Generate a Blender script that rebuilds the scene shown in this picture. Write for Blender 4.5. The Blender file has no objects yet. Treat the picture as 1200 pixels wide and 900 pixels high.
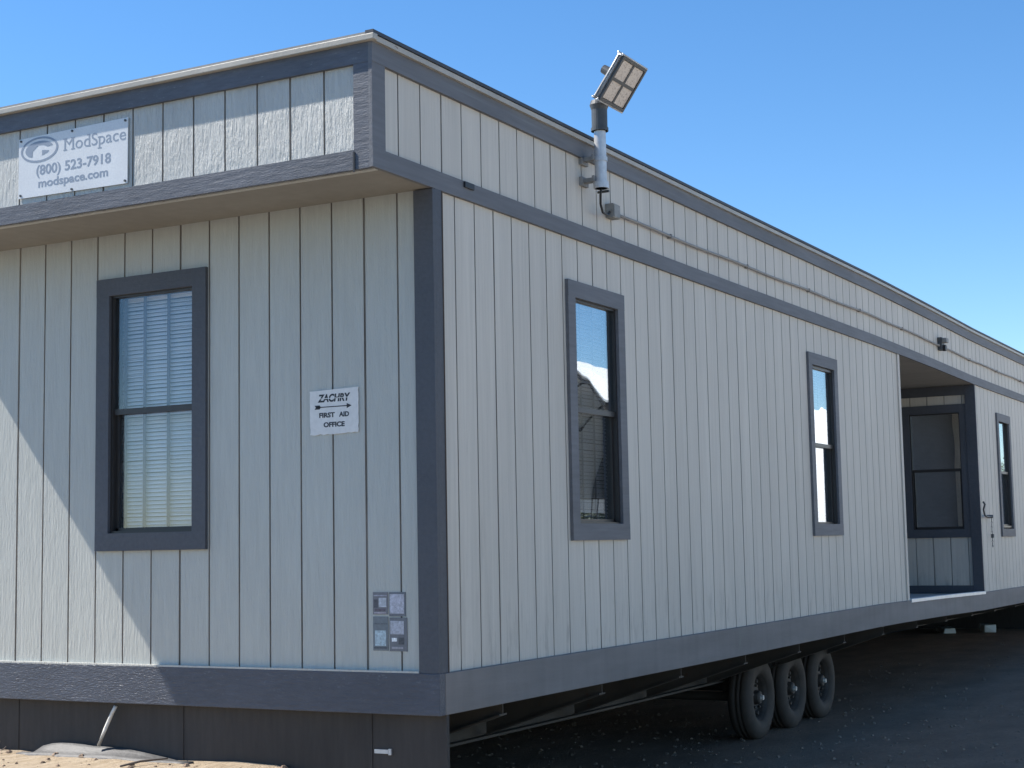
import bpy, bmesh, math, random
from mathutils import Vector, Matrix, noise
R = math.radians
random.seed(7)
C = bpy.context.scene.collection
S = bpy.context.scene

# ---------------------------------------------------------------- camera
cam = bpy.data.cameras.new('camera'); co = bpy.data.objects.new('camera', cam); C.objects.link(co)
FW = Vector((0.87269517, 0.47749724, 0.10197804)); RT = Vector((0.48161145, -0.87618137, -0.01888449)); UP = Vector((-0.08033397, -0.0655942, 0.99460739))
m = Matrix(((RT.x, UP.x, -FW.x), (RT.y, UP.y, -FW.y), (RT.z, UP.z, -FW.z))).to_4x4()
m.translation = Vector((-6.6678, -4.0933, 0.6154)); co.matrix_world = m
cam.sensor_width = 36; cam.lens = 1847.6/1200*36; cam.clip_start = .05; cam.clip_end = 3000
S.camera = co

# ---------------------------------------------------------------- sky, sun, exposure
SD = Vector((0.199, -0.80, -1.0)).normalized()          # direction the sunlight travels
el = math.asin(-SD.z); az = math.atan2(-SD.x, -SD.y)   # clockwise from +Y
w = bpy.data.worlds.new('World'); S.world = w; w.use_nodes = True
nt = w.node_tree; bg = nt.nodes['Background']
sky = nt.nodes.new('ShaderNodeTexSky'); sky.sky_type = 'NISHITA'; sky.sun_disc = False
sky.sun_elevation = el; sky.sun_rotation = az; sky.air_density = .85; sky.dust_density = .05; sky.ozone_density = 2.0; sky.altitude = 300
hs = nt.nodes.new('ShaderNodeHueSaturation'); hs.inputs['Saturation'].default_value = 1.25; hs.inputs['Value'].default_value = 1.0
nt.links.new(sky.outputs[0], hs.inputs['Color']); nt.links.new(hs.outputs[0], bg.inputs[0]); bg.inputs[1].default_value = .116
sun = bpy.data.lights.new('sun', 'SUN'); sun.energy = 5.0; sun.angle = R(.5); sun.color = (1, .955, .89)
so = bpy.data.objects.new('sun', sun); C.objects.link(so); so.location = (-10, 30, 40)
so.rotation_euler = SD.to_track_quat('-Z', 'Y').to_euler()
S.view_settings.view_transform = 'Standard'; S.view_settings.look = 'None'
S.view_settings.exposure = 0.8; S.view_settings.gamma = 1

# ---------------------------------------------------------------- materials
def mat(name, col, rough=.6, bump=None, var=None, flecks=None, metal=0, streak=None, spec=.5, coat=0):
    """bump=(scale3, strength, dist); var=(scale3, amount); flecks=(scale3, threshold, colour); streak=(scale3, amount, colour)"""
    M = bpy.data.materials.new(name); M.use_nodes = True; t = M.node_tree; n = t.nodes; l = t.links
    b = n['Principled BSDF']; b.inputs['Roughness'].default_value = rough; b.inputs['Metallic'].default_value = metal
    b.inputs['Specular IOR Level'].default_value = spec
    g = n.new('ShaderNodeNewGeometry')
    def nz(sc, det=4, rough=.55):
        mp = n.new('ShaderNodeMapping'); mp.inputs['Scale'].default_value = sc; l.new(g.outputs['Position'], mp.inputs[0])
        x = n.new('ShaderNodeTexNoise'); x.inputs['Scale'].default_value = 1; x.inputs['Detail'].default_value = det; x.inputs['Roughness'].default_value = rough
        l.new(mp.outputs[0], x.inputs['Vector']); return x.outputs['Fac']
    rgb = n.new('ShaderNodeRGB'); rgb.outputs[0].default_value = (*col, 1); cur = rgb.outputs[0]
    for v in (var or []):
        f = nz(v[0]); mr = n.new('ShaderNodeMapRange'); mr.inputs['From Min'].default_value = .3; mr.inputs['From Max'].default_value = .7
        mr.inputs['To Min'].default_value = 1-v[1]; mr.inputs['To Max'].default_value = 1+v[1]; l.new(f, mr.inputs[0])
        h = n.new('ShaderNodeVectorMath'); h.operation = 'SCALE'; l.new(cur, h.inputs[0]); l.new(mr.outputs[0], h.inputs['Scale']); cur = h.outputs[0]
    for fl in (flecks or []):
        f = nz(fl[0], 5, .7); mr = n.new('ShaderNodeMapRange'); mr.inputs['From Min'].default_value = fl[1]; mr.inputs['From Max'].default_value = fl[1]+fl[3]; l.new(f, mr.inputs[0])
        fac = mr.outputs[0]
        if len(fl) > 4:      # confine wear to a band of height
            sx = n.new('ShaderNodeSeparateXYZ'); l.new(g.outputs['Position'], sx.inputs[0])
            m2 = n.new('ShaderNodeMapRange'); m2.inputs['From Min'].default_value = fl[4]; m2.inputs['From Max'].default_value = fl[5]; l.new(sx.outputs['Z'], m2.inputs[0])
            mm = n.new('ShaderNodeMath'); mm.operation = 'MULTIPLY'; l.new(fac, mm.inputs[0]); l.new(m2.outputs[0], mm.inputs[1]); fac = mm.outputs[0]
        mx = n.new('ShaderNodeMix'); mx.data_type = 'RGBA'; l.new(fac, mx.inputs['Factor']); l.new(cur, mx.inputs['A']); mx.inputs['B'].default_value = (*fl[2], 1); cur = mx.outputs['Result']
    l.new(cur, b.inputs['Base Color'])
    prev = None
    for (sc, st, d) in (bump or []):
        bp = n.new('ShaderNodeBump'); bp.inputs['Strength'].default_value = st; bp.inputs['Distance'].default_value = d
        l.new(nz(sc, 5, .62), bp.inputs['Height'])
        if prev: l.new(prev, bp.inputs['Normal'])
        prev = bp.outputs[0]
    if prev: l.new(prev, b.inputs['Normal'])
    return M

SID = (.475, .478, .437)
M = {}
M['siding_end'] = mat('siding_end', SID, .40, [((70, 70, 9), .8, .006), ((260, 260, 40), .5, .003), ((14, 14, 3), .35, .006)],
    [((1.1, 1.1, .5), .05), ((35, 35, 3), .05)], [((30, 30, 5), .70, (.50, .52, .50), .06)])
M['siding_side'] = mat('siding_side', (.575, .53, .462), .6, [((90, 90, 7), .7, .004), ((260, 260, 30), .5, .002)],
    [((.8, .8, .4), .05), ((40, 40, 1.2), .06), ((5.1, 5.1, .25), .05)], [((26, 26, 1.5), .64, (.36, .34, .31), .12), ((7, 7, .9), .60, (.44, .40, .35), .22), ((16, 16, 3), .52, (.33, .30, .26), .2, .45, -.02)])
M['siding_upper'] = mat('siding_upper', (.51, .505, .465), .42, [((60, 60, 10), .9, .010), ((210, 210, 45), .6, .004), ((12, 12, 6), .6, .016)],
    [((1.5, 1.5, .6), .06), ((50, 50, 4), .07)], [((38, 38, 7), .66, (.52, .55, .54), .06), ((22, 22, 2.5), .70, (.25, .25, .24), .08)])
M['groove_shade'] = mat('groove_shade', (.36, .335, .30), .9, None, [((9, 9, 2), .25)])  # shade inside the siding grooves, put into the colour of their faces
M['trim'] = mat('trim', (.076, .080, .093), .6, [((60, 9, 60), .5, .004), ((9, 60, 60), .5, .004), ((200, 200, 200), .3, .002)],
    [((1.6, 1.6, 1.6), .10), ((40, 40, 40), .08)])
M['trim_end'] = mat('trim_end', (.066, .073, .094), .36, [((110, 22, 110), .9, .005), ((30, 5, 30), .4, .005), ((160, 60, 160), .5, .003)],
    [((1.6, 1.6, 1.6), .10), ((60, 12, 60), .12)], [((60, 22, 60), .60, (.15, .165, .185), .14, -.24, -.01), ((70, 40, 90), .66, (.24, .25, .27), .06, -.09, -.005)])
M['trim_worn'] = mat('trim_worn', (.092, .100, .120), .6, [((50, 6, 60), .6, .004), ((160, 60, 160), .5, .003), ((20, 10, 20), .4, .005)],
    [((1.6, 1.6, 1.6), .12), ((60, 12, 60), .15)], [((60, 20, 70), .62, (.22, .245, .27), .14)])
M['trim_side'] = mat('trim_side', (.138, .140, .150), .65, [((8, 60, 60), .5, .003), ((200, 200, 200), .3, .002)],
    [((.7, .7, 2), .16), ((3, 40, 40), .12)], [((.6, 20, 18), .60, (.17, .18, .19), .14)])
M['sill_side'] = mat('sill_side', (.185, .172, .165), .7, [((8, 60, 60), .5, .003)], [((.6, .6, 5), .16), ((9, 9, 2), .07)],
    [((5, 20, 2.5), .62, (.18, .18, .165), .1)])
M['soffit'] = mat('soffit', (.245, .232, .205), .8, [((25, 25, 25), .3, .003)], [((2, .8, 1), .10), ((14, 14, 14), .05)])
M['roof_strip'] = mat('roof_strip', (.42, .385, .325), .45, [((30, 30, 30), .5, .003)], [((4, 4, 4), .12)], [((16, 16, 30), .66, (.22, .17, .13), .05)])
M['roof_dark'] = mat('roof_dark', (.045, .05, .06), .6, [((20, 20, 20), .4, .004)], [((3, 3, 3), .2)])
M['roof_top'] = mat('roof_top', (.30, .29, .27), .8, [((12, 12, 12), .4, .006)], [((.8, .8, .8), .12)])
M['skirt'] = mat('skirt', (.038, .033, .031), .7, [((6, 6, 6), .5, .012), ((60, 60, 60), .3, .003)], [((1.2, 1.2, 1.2), .2), ((30, 30, 4), .15)],
    [((9, 9, 3), .68, (.062, .056, .050), .1)])
M['steel'] = mat('steel', (.075, .062, .050), .75, [((60, 60, 60), .4, .003)], [((3, 3, 3), .25)], [((14, 14, 14), .6, (.085, .045, .028), .12)])
M['under'] = mat('under', (.030, .026, .023), .9, [((10, 10, 10), .5, .01)], [((2, 2, 2), .25)])
M['bronze'] = mat('bronze', (.030, .027, .026), .4)
M['blind'] = mat('blind', (.90, .88, .85), .45)
M['tape'] = mat('tape', (.11, .125, .15), .6)
M['room'] = mat('room', (.10, .095, .09), .9, None, [((1.5, 1.5, 1.5), .2)])
M['tyre'] = mat('tyre', (.060, .046, .036), .75, [((60, 60, 60), .4, .003)], [((7, 7, 7), .25)], [((20, 20, 20), .6, (.07, .06, .05), .15)])
M['rim'] = mat('rim', (.055, .045, .038), .6, None, [((16, 16, 16), .3)], [((30, 30, 30), .6, (.08, .055, .04), .1)])
M['hub'] = mat('hub', (.62, .62, .60), .35, None, None, None, .3)
M['galv'] = mat('galv', (.56, .57, .58), .42, None, [((30, 30, 30), .12)], None, .35)
M['dkmetal'] = mat('dkmetal', (.060, .065, .070), .5, None, [((40, 40, 40), .15)])
M['lampback'] = mat('lampback', (.55, .56, .57), .4, None, None, None, .2)
M['black'] = mat('black', (.02, .02, .022), .5)
M['ink_grey'] = mat('ink_grey', (.25, .30, .37), .6, None, None, [((120, 120, 120), .62, (.5, .53, .56), .1)])
M['ink_black'] = mat('ink_black', (.028, .03, .036), .6)
M['sign_white'] = mat('sign_white', (.68, .69, .69), .45, [((6, 6, 6), .2, .004)], [((4, 4, 4), .05), ((90, 90, 90), .05)], [((9, 40, 2), .70, (.45, .47, .48), .15)])
M['sign_white2'] = mat('sign_white2', (.74, .72, .69), .5, None, [((40, 40, 40), .06)], [((60, 60, 60), .68, (.40, .43, .45), .1)])
M['box_grey'] = mat('box_grey', (.26, .255, .24), .6, None, [((30, 30, 30), .15)], [((40, 40, 40), .64, (.13, .12, .10), .1)])
M['conduit'] = mat('conduit', (.27, .255, .235), .6, None, [((10, 10, 10), .1)])
M['tarp'] = mat('tarp', (.075, .073, .072), .6, [((14, 14, 14), .5, .01), ((40, 12, 40), .5, .006)], [((10, 10, 10), .15)])
M['stick'] = mat('stick', (.60, .58, .54), .5, None, [((40, 40, 20), .15)])
M['twig'] = mat('twig', (.13, .10, .08), .8)
M['threshold'] = mat('threshold', (.80, .79, .75), .35, None, [((9, 9, 9), .08)])
M['fabric'] = mat('fabric', (.82, .82, .79), .6, [((1.2, 1.2, 1.2), .3, .05)], [((.5, .5, .5), .05)])
M['shelter_end'] = mat('shelter_end', (.10, .09, .08), .8, None, [((1, 1, 1), .2)])
M['leaf'] = mat('leaf', (.075, .085, .035), .7, None, [((1, 1, 1), .3)])
M['bark'] = mat('bark', (.12, .09, .07), .9)
M['concrete'] = mat('concrete', (.42, .40, .37), .85, [((30, 30, 30), .4, .004)], [((6, 6, 6), .12)])

# glass: clear pane with a strong Fresnel mirror (coated double glazing)
gm = bpy.data.materials.new('window_glass'); gm.use_nodes = True; t = gm.node_tree; t.nodes.clear()
o_ = t.nodes.new('ShaderNodeOutputMaterial'); mx = t.nodes.new('ShaderNodeMixShader'); tr = t.nodes.new('ShaderNodeBsdfTransparent'); gl = t.nodes.new('ShaderNodeBsdfGlossy')
tr.inputs[0].default_value = (.93, .93, .94, 1); gl.inputs[0].default_value = (.93, .97, 1, 1); gl.inputs['Roughness'].default_value = 0.004
fr = t.nodes.new('ShaderNodeMapRange'); lw = t.nodes.new('ShaderNodeLayerWeight'); lw.inputs['Blend'].default_value = .5
pw_ = t.nodes.new('ShaderNodeMath'); pw_.operation = 'POWER'; pw_.inputs[1].default_value = 4.2; t.links.new(lw.outputs['Facing'], pw_.inputs[0]); t.links.new(pw_.outputs[0], fr.inputs[0])
fr.inputs['To Min'].default_value = .055; fr.inputs['To Max'].default_value = 1.0
gg = t.nodes.new('ShaderNodeNewGeometry'); mpp = t.nodes.new('ShaderNodeMapping'); mpp.inputs['Scale'].default_value = (2.5, 2.5, 1.2); t.links.new(gg.outputs['Position'], mpp.inputs[0])
nn = t.nodes.new('ShaderNodeTexNoise'); nn.inputs['Scale'].default_value = 1; nn.inputs['Detail'].default_value = 1; t.links.new(mpp.outputs[0], nn.inputs['Vector'])
bb = t.nodes.new('ShaderNodeBump'); bb.inputs['Strength'].default_value = .12; bb.inputs['Distance'].default_value = .012; t.links.new(nn.outputs[0], bb.inputs['Height']); t.links.new(bb.outputs[0], gl.inputs['Normal'])
t.links.new(fr.outputs[0], mx.inputs[0]); t.links.new(tr.outputs[0], mx.inputs[1]); t.links.new(gl.outputs[0], mx.inputs[2]); t.links.new(mx.outputs[0], o_.inputs[0])
M['glass'] = gm
gd = gm.copy(); gd.name = 'tinted_glass'; M['glass_dark'] = gd
for q in gd.node_tree.nodes:
    if q.type == 'BSDF_TRANSPARENT': q.inputs[0].default_value = (.80, .82, .84, 1)
    if q.type == 'MAP_RANGE': q.inputs['To Min'].default_value = .30

# LED lens material: rows of small cells under a frosted cover
lm = mat('led_lens', (.62, .54, .47), .35, None, None, [((55, 90, 90), .52, (.36, .29, .25), .1)])
M['led_lens'] = lm

# ---------------------------------------------------------------- helpers
def sag(x):
    xs = [-1, 0, 4, 6, 8, 10, 12, 16, 24]; zs = [0, 0, .0044, .012, .0175, .003, -.022, -.03, -.03]
    if x <= -1: return 0
    for i in range(len(xs)-1):
        if x <= xs[i+1]:
            f = (x-xs[i])/(xs[i+1]-xs[i]); f = f*f*(3-2*f) if False else f
            return zs[i]+(zs[i+1]-zs[i])*f
    return zs[-1]
def box(bm, x0, x1, y0, y1, z0, z1, M4=None):
    r = bmesh.ops.create_cube(bm, size=1)
    for v in r['verts']:
        v.co = Vector(((x0+x1)/2+v.co.x*(x1-x0), (y0+y1)/2+v.co.y*(y1-y0), (z0+z1)/2+v.co.z*(z1-z0)))
        if M4: v.co = M4 @ v.co
    return r['verts']
def cyl(bm, a, b, r0, r1=None, seg=16, cap=True):
    a = Vector(a); b = Vector(b); r1 = r0 if r1 is None else r1; d = b-a
    r = bmesh.ops.create_cone(bm, cap_ends=cap, segments=seg, radius1=r0, radius2=r1, depth=d.length)
    q = d.to_track_quat('Z', 'Y').to_matrix().to_4x4(); q.translation = (a+b)/2
    bmesh.ops.transform(bm, matrix=q, verts=r['verts']); return r['verts']
def tube(bm, pts, rad, seg=8):
    pts = [Vector(p) for p in pts]; rings = []
    rr = rad if isinstance(rad, (list, tuple)) else [rad]*len(pts)
    for i, p in enumerate(pts):
        d = (pts[min(i+1, len(pts)-1)]-pts[max(i-1, 0)]).normalized()
        a = d.cross(Vector((0, 0, 1))) if abs(d.z) < .9 else d.cross(Vector((1, 0, 0))); a.normalize(); b = d.cross(a)
        rings.append([bm.verts.new(p+(a*math.cos(k*2*math.pi/seg)+b*math.sin(k*2*math.pi/seg))*rr[i]) for k in range(seg)])
    for i in range(len(rings)-1):
        for k in range(seg): bm.faces.new((rings[i][k], rings[i][(k+1) % seg], rings[i+1][(k+1) % seg], rings[i+1][k]))
    bm.faces.new(rings[0][::-1]); bm.faces.new(rings[-1])
def obj(name, bm, m_, parent=None, bend=False, bevel=0, smooth=False, label=None):
    if bevel:
        bmesh.ops.bevel(bm, geom=list(bm.edges), offset=bevel, segments=2, affect='EDGES', profile=.6, clamp_overlap=True)
    if bend:
        xs = [v.co.x for v in bm.verts]; lo, hi = min(xs), max(xs); x = math.ceil((lo+.01)/.6)*.6
        while x < hi-.01 and hi-lo > .9:
            bmesh.ops.bisect_plane(bm, geom=bm.verts[:]+bm.edges[:]+bm.faces[:], plane_co=(x, 0, 0), plane_no=(1, 0, 0)); x += .6
        for v in bm.verts: v.co.z += sag(v.co.x)
    bmesh.ops.recalc_face_normals(bm, faces=bm.faces)
    vs = [v.co for v in bm.verts]
    org = Vector(((min(v.x for v in vs)+max(v.x for v in vs))/2, (min(v.y for v in vs)+max(v.y for v in vs))/2, min(v.z for v in vs)))
    for v in bm.verts: v.co -= org
    me = bpy.data.meshes.new(name); bm.to_mesh(me); bm.free(); me.materials.append(M[m_] if isinstance(m_, str) else m_)
    if isinstance(m_, str) and m_.startswith('siding'): me.materials.append(M['groove_shade'])
    if smooth:
        for p in me.polygons: p.use_smooth = True
    o = bpy.data.objects.new(name, me); C.objects.link(o)
    if parent:
        o.parent = parent; pw = Vector(); q = parent
        while q: pw += q.location; q = q.parent
        o.location = org-pw
    else: o.location = org
    if label: o['label'] = label
    return o
def empty(name, loc, label, cat, group=None):
    o = bpy.data.objects.new(name, None); C.objects.link(o); o.location = loc; o.empty_display_size = .2
    return tag(o, label, cat, group)
def tag(o, label=None, cat=None, group=None, kind=None):
    if label: o['label'] = label
    if cat: o['category'] = cat
    if group: o['group'] = group
    if kind: o['kind'] = kind
    return o

GP = .2032; GW = .0105; GD = .012
def siding(bm, axis, fixed, sgn, u0, u1, z0, z1, g0, thick=.10, holes=(), wide=0):
    """grooved plywood sheet. axis 'x': runs along X in plane Y=fixed, outward -Y. axis 'y': runs along Y in plane X=fixed, outward -X."""
    def P(u, d, z): return Vector((u, fixed+d, z)) if axis == 'x' else Vector((fixed+d, u, z))
    zs = sorted({z0, z1, *[h[2] for h in holes], *[h[3] for h in holes]})
    cuts = {u0, u1, *[h[0] for h in holes], *[h[1] for h in holes]}
    k = math.ceil((u0-g0)/GP); gr = []
    while g0+k*GP < u1: gr.append(g0+k*GP); k += 1
    prof = []           # list of (u, depth)
    ev = sorted(cuts)
    for a, b in zip(ev[:-1], ev[1:]):
        pts = [(a, 0)]
        for g in gr:
            if a+.008 < g < b-.008:
                hw_ = GW/2*(1.35 if round((g-g0)/GP) % 6 == 2 else 1)
                pts += [(g-hw_, 0), (g-hw_+.001, GD), (g+hw_-.001, GD), (g+hw_, 0)]
        pts.append((b, 0)); prof.append((a, b, pts))
    for a, b, pts in prof:
        for za, zb in zip(zs[:-1], zs[1:]):
            um, zm = (a+b)/2, (za+zb)/2
            if any(h[0] < um < h[1] and h[2] < zm < h[3] for h in holes): continue
            va = [bm.verts.new(P(u, d*sgn, za)) for u, d in pts]; vb = [bm.verts.new(P(u, d*sgn, zb)) for u, d in pts]
            for i in range(len(pts)-1):
                fc = bm.faces.new((va[i], va[i+1], vb[i+1], vb[i]))
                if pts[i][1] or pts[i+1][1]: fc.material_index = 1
            # wall behind the sheet
            q = (a, b, za, zb)
            if axis == 'x': box(bm, a, b, fixed+sgn*.016, fixed+sgn*thick, za, zb)
            else:
                xx = sorted((fixed+sgn*.016, fixed+sgn*thick)); box(bm, xx[0], xx[1], a, b, za, zb)
    bmesh.ops.remove_doubles(bm, verts=bm.verts[:], dist=1e-5)

# ---------------------------------------------------------------- ground (one sheet)
def ss(a, b, x):
    t_ = max(0, min(1, (x-a)/(b-a))); return t_*t_*(3-2*t_)
def gh(x, y):
    s = ss(-1.4, 1.15, y)*(1-ss(.4, 3.0, x))*ss(-9, -2.5, x)*(1-ss(6, 14, y))
    z = -1.05+.55*s
    if abs(x) < 40 and abs(y) < 40:
        z += .018*noise.noise(Vector((x*1.3, y*1.3, 0)))+.012*noise.noise(Vector((x*5, y*5, 3)))*(1 if abs(x) < 6 else 0)
    z += (max(0, math.hypot(x-5, y)-60)**1.1)*.0004
    return z
def axis_pts(fine0, fine1, st):
    a = []; x = fine0
    while x <= fine1: a.append(x); x += st
    d = .3; lo = fine0
    l_ = []; h_ = []; hi = a[-1]
    while hi < 1800: d *= 1.35; hi += d; h_.append(hi)
    d = .3
    while lo > -1800: d *= 1.35; lo -= d; l_.append(lo)
    return l_[::-1]+a+h_
bm = bmesh.new(); X_ = axis_pts(-2.5, 4, .13); Y_ = axis_pts(-2.5, 5, .13)
g_ = [[bm.verts.new((x, y, gh(x, y))) for y in Y_] for x in X_]
for i in range(len(X_)-1):
    for j in range(len(Y_)-1): bm.faces.new((g_[i][j], g_[i+1][j], g_[i+1][j+1], g_[i][j+1]))
gmt = mat('ground_material', (.40, .32, .225), .9)
t = gmt.node_tree; n = t.nodes; l = t.links; b = n['Principled BSDF']
geo = n.new('ShaderNodeNewGeometry'); sx = n.new('ShaderNodeSeparateXYZ'); l.new(geo.outputs['Position'], sx.inputs[0])
def nz(sc, det=6, rg=.6, rot=0):
    mp = n.new('ShaderNodeMapping'); mp.inputs['Scale'].default_value = sc; mp.inputs['Rotation'].default_value = (0, 0, rot); l.new(geo.outputs['Position'], mp.inputs[0])
    x = n.new('ShaderNodeTexNoise'); x.inputs['Scale'].default_value = 1; x.inputs['Detail'].default_value = det; x.inputs['Roughness'].default_value = rg; l.new(mp.outputs[0], x.inputs['Vector']); return x.outputs['Fac']
def ramp(f, a, b_, c0, c1):
    r = n.new('ShaderNodeMapRange'); r.inputs['From Min'].default_value = a; r.inputs['From Max'].default_value = b_; l.new(f, r.inputs[0])
    x = n.new('ShaderNodeMix'); x.data_type = 'RGBA'; l.new(r.outputs[0], x.inputs['Factor'])
    for nm, c in (('A', c0), ('B', c1)):
        if isinstance(c, tuple): x.inputs[nm].default_value = (*c, 1)
        else: l.new(c, x.inputs[nm])
    return x.outputs['Result']
sand = ramp(nz((5, 26, 5), 6, .65, .35), .35, .65, (.40, .30, .19), (.56, .45, .32))
sand = ramp(nz((11, 60, 11), 6, .7, .35), .60, .68, sand, (.25, .18, .12))
grav = ramp(nz((30, 30, 30), 8, .75), .35, .7, (.26, .155, .098), (.46, .29, .188))
grav = ramp(nz((1.2, 2.4, 1), 5, .6), .35, .7, grav, (.22, .135, .085))
grav = ramp(nz((70, 70, 70), 3, .7), .68, .72, grav, (.30, .27, .24))
sc_ = n.new('ShaderNodeMath'); sc_.operation = 'MULTIPLY_ADD'; l.new(nz((1.1, 1.1, 1.1), 5, .6), sc_.inputs[0]); sc_.inputs[1].default_value = 1.6; l.new(sx.outputs['X'], sc_.inputs[2])
col = ramp(sc_.outputs[0], 2.0, 2.6, sand, grav)
# the dark surfaced yard ends some way off on the other side of the trailer and beyond it
s2 = n.new('ShaderNodeMath'); s2.operation = 'MULTIPLY_ADD'; l.new(nz((.4, .4, .4), 4), s2.inputs[0]); s2.inputs[1].default_value = 3; l.new(sx.outputs['Y'], s2.inputs[2])
col = ramp(s2.outputs[0], 6.5, 8.5, col, sand)
pale = ramp(nz((1.5, 1.5, 1.5), 5), .3, .7, (.50, .44, .36), (.60, .53, .44))
col = ramp(s2.outputs[0], -2.6, -1.6, pale, col)
dirt = ramp(nz((3, 3, 3), 6), .35, .65, (.13, .12, .11), (.21, .195, .175))
s3 = n.new('ShaderNodeMath'); s3.operation = 'MULTIPLY_ADD'; l.new(nz((.9, .9, .9), 4), s3.inputs[0]); s3.inputs[1].default_value = 1.5; l.new(sx.outputs['X'], s3.inputs[2])
col = ramp(s3.outputs[0], -1.9, -1.2, dirt, col)
l.new(col, b.inputs['Base Color'])
bp = n.new('ShaderNodeBump'); bp.inputs['Strength'].default_value = .9; bp.inputs['Distance'].default_value = .035; l.new(nz((24, 34, 24), 8, .75, .35), bp.inputs['Height']); l.new(bp.outputs[0], b.inputs['Normal'])
tag(obj('ground', bm, gmt, smooth=True), kind='structure')

bm = bmesh.new(); rg = random.Random(21)
for k in range(4600):
    if k < 4300: x = 2.2+abs(rg.gauss(0, 1))*6.5; y = rg.uniform(-3.2, 3.4)
    else: x = rg.uniform(-1.6, .02); y = rg.uniform(.7, 3.6)
    r0 = .005+.018*rg.random()**4; z = gh(x, y)+r0*.15; a = rg.uniform(0, 6.3); n_ = 5
    lo_ = [bm.verts.new((x+r0*1.2*rg.uniform(.7, 1.3)*math.cos(a+q*6.283/n_), y+r0*rg.uniform(.7, 1.2)*math.sin(a+q*6.283/n_), z)) for q in range(n_)]
    hi_ = [bm.verts.new((v.co.x*.45+x*.55+r0*rg.uniform(-.1, .1), v.co.y*.45+y*.55, z+r0*rg.uniform(.45, .75))) for v in lo_]
    for q in range(n_): bm.faces.new((lo_[q], lo_[(q+1) % n_], hi_[(q+1) % n_], hi_[q]))
    bm.faces.new(hi_); bm.faces.new(lo_[::-1])
M['stone'] = mat('stone', (.24, .17, .12), .95, None, [((40, 40, 40), .5)])
tag(obj('gravel', bm, 'stone'), kind='stuff', label='scattered small stones on the yard beside and under the trailer')

# ================================================================ the office trailer
W = 3.70; L = 23.0; OH = .534; ZT = 3.061; FB = 2.415; TB = -.203
T = empty('office_trailer', (L/2, W/2, -1.05), 'long grey office trailer with grooved siding and slate blue trim on three wheels per side', 'trailer')
A0, A1, AD = 8.78, 12.07, 1.02          # the entrance recess

WE = (1.4347, 2.225, .627, 2.161)       # end window (y0,y1,z0,z1)
WS = [(1.4794, 2.2617, .636, 2.160), (5.9034, 6.6927, .636, 2.160), (13.222, 14.01, .636, 2.160), (18.9, 19.69, .636, 2.160)]
WR = (.078, .862, .612, 2.172)          # window in the recess
ins = .05
def hole(w_): return (w_[0]+ins, w_[1]-ins, w_[2]+ins, w_[3]-ins)

bm = bmesh.new(); siding(bm, 'y', 0, 1, 0.0, W, -.02, FB+.01, .2053-GP, holes=[hole(WE)]); obj('end_wall', bm, 'siding_end', T)
bm = bmesh.new(); siding(bm, 'x', 0, 1, 0.10, A0, -.02, FB+.04, .2291, holes=[hole(w_) for w_ in WS[:2]])
siding(bm, 'x', 0, 1, A1, L, -.02, FB+.04, .2291, holes=[hole(w_) for w_ in WS[2:]]); obj('side_wall', bm, 'siding_side', T, bend=True)
bm = bmesh.new(); siding(bm, 'y', A1, 1, .10, AD, -.02, FB+.0, .14, holes=[hole(WR)])
obj('recess_wall', bm, 'siding_side', T, bend=True); bm = bmesh.new(); box(bm, A0-.1, A0, .10, AD, -.02, FB); obj('recess_wall', bm, 'siding_side', T, bend=True)
bm = bmesh.new(); box(bm, A0-.1, A1+.1, AD+.001, AD+.1, -.02, FB); obj('recess_back_wall', bm, 'trim_side', T, bend=True)
bm = bmesh.new(); box(bm, A0, A1, .03, AD, -.08, -.015); obj('recess_floor', bm, 'concrete', T, bend=True)
bm = bmesh.new(); box(bm, A0+.01, A1-.01, -.035, .05, -.022, .012); obj('threshold', bm, 'threshold', T, bend=True, bevel=.003)
bm = bmesh.new(); box(bm, A0, A1, .0, AD, FB+.0, FB+.05); obj('recess_ceiling', bm, 'soffit', T, bend=True)
bm = bmesh.new(); box(bm, A1-.028, A1-.002, .02, AD, 2.30, FB-.004); obj('recess_header', bm, 'trim', T, bend=True)
bm = bmesh.new(); box(bm, A1-.028, A1-.002, .10, AD, -.012, .078); obj('recess_base_board', bm, 'trim', T, bend=True)
bm = bmesh.new(); box(bm, A1-.03, A1+.0, -.022, .098, -.004, FB-.002); obj('corner_board', bm, 'trim', T, bend=True)
bm = bmesh.new(); box(bm, A0-.06, A0+.008, -.014, .0, 0, FB-.002); box(bm, A0-.002, A0+.008, 0.0, .06, 0, FB-.002); obj('corner_board', bm, 'siding_side', T, bend=True)
# far long wall, far end, roof, floor, room inside
bm = bmesh.new(); box(bm, 0, L, W-.1, W, -.2, FB+.6); obj('back_wall', bm, 'siding_side', T, bend=True)
bm = bmesh.new(); siding(bm, 'y', L, -1, 0, W, -.2, ZT-.05, .2, thick=.1); obj('far_end_wall', bm, 'siding_end', T, bend=True)
bm = bmesh.new(); box(bm, .02, L, .02, W-.02, -.2, -.05); obj('floor_deck', bm, 'under', T, bend=True)
bm = bmesh.new(); box(bm, -OH+.02, L, .02, W-.02, ZT-.07, ZT-.045); obj('roof', bm, 'roof_top', T, bend=True)
bm = bmesh.new(); box(bm, .1, L-.1, .1, W-.1, FB+.06, FB+.10)
box(bm, 4.0, 4.08, .1, W-.1, -.05, FB+.06); box(bm, 13.0-.4, 13.0-.32, .1, W-.1, -.05, FB+.06); obj('room_lining', bm, 'room', T, bend=True)

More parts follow.
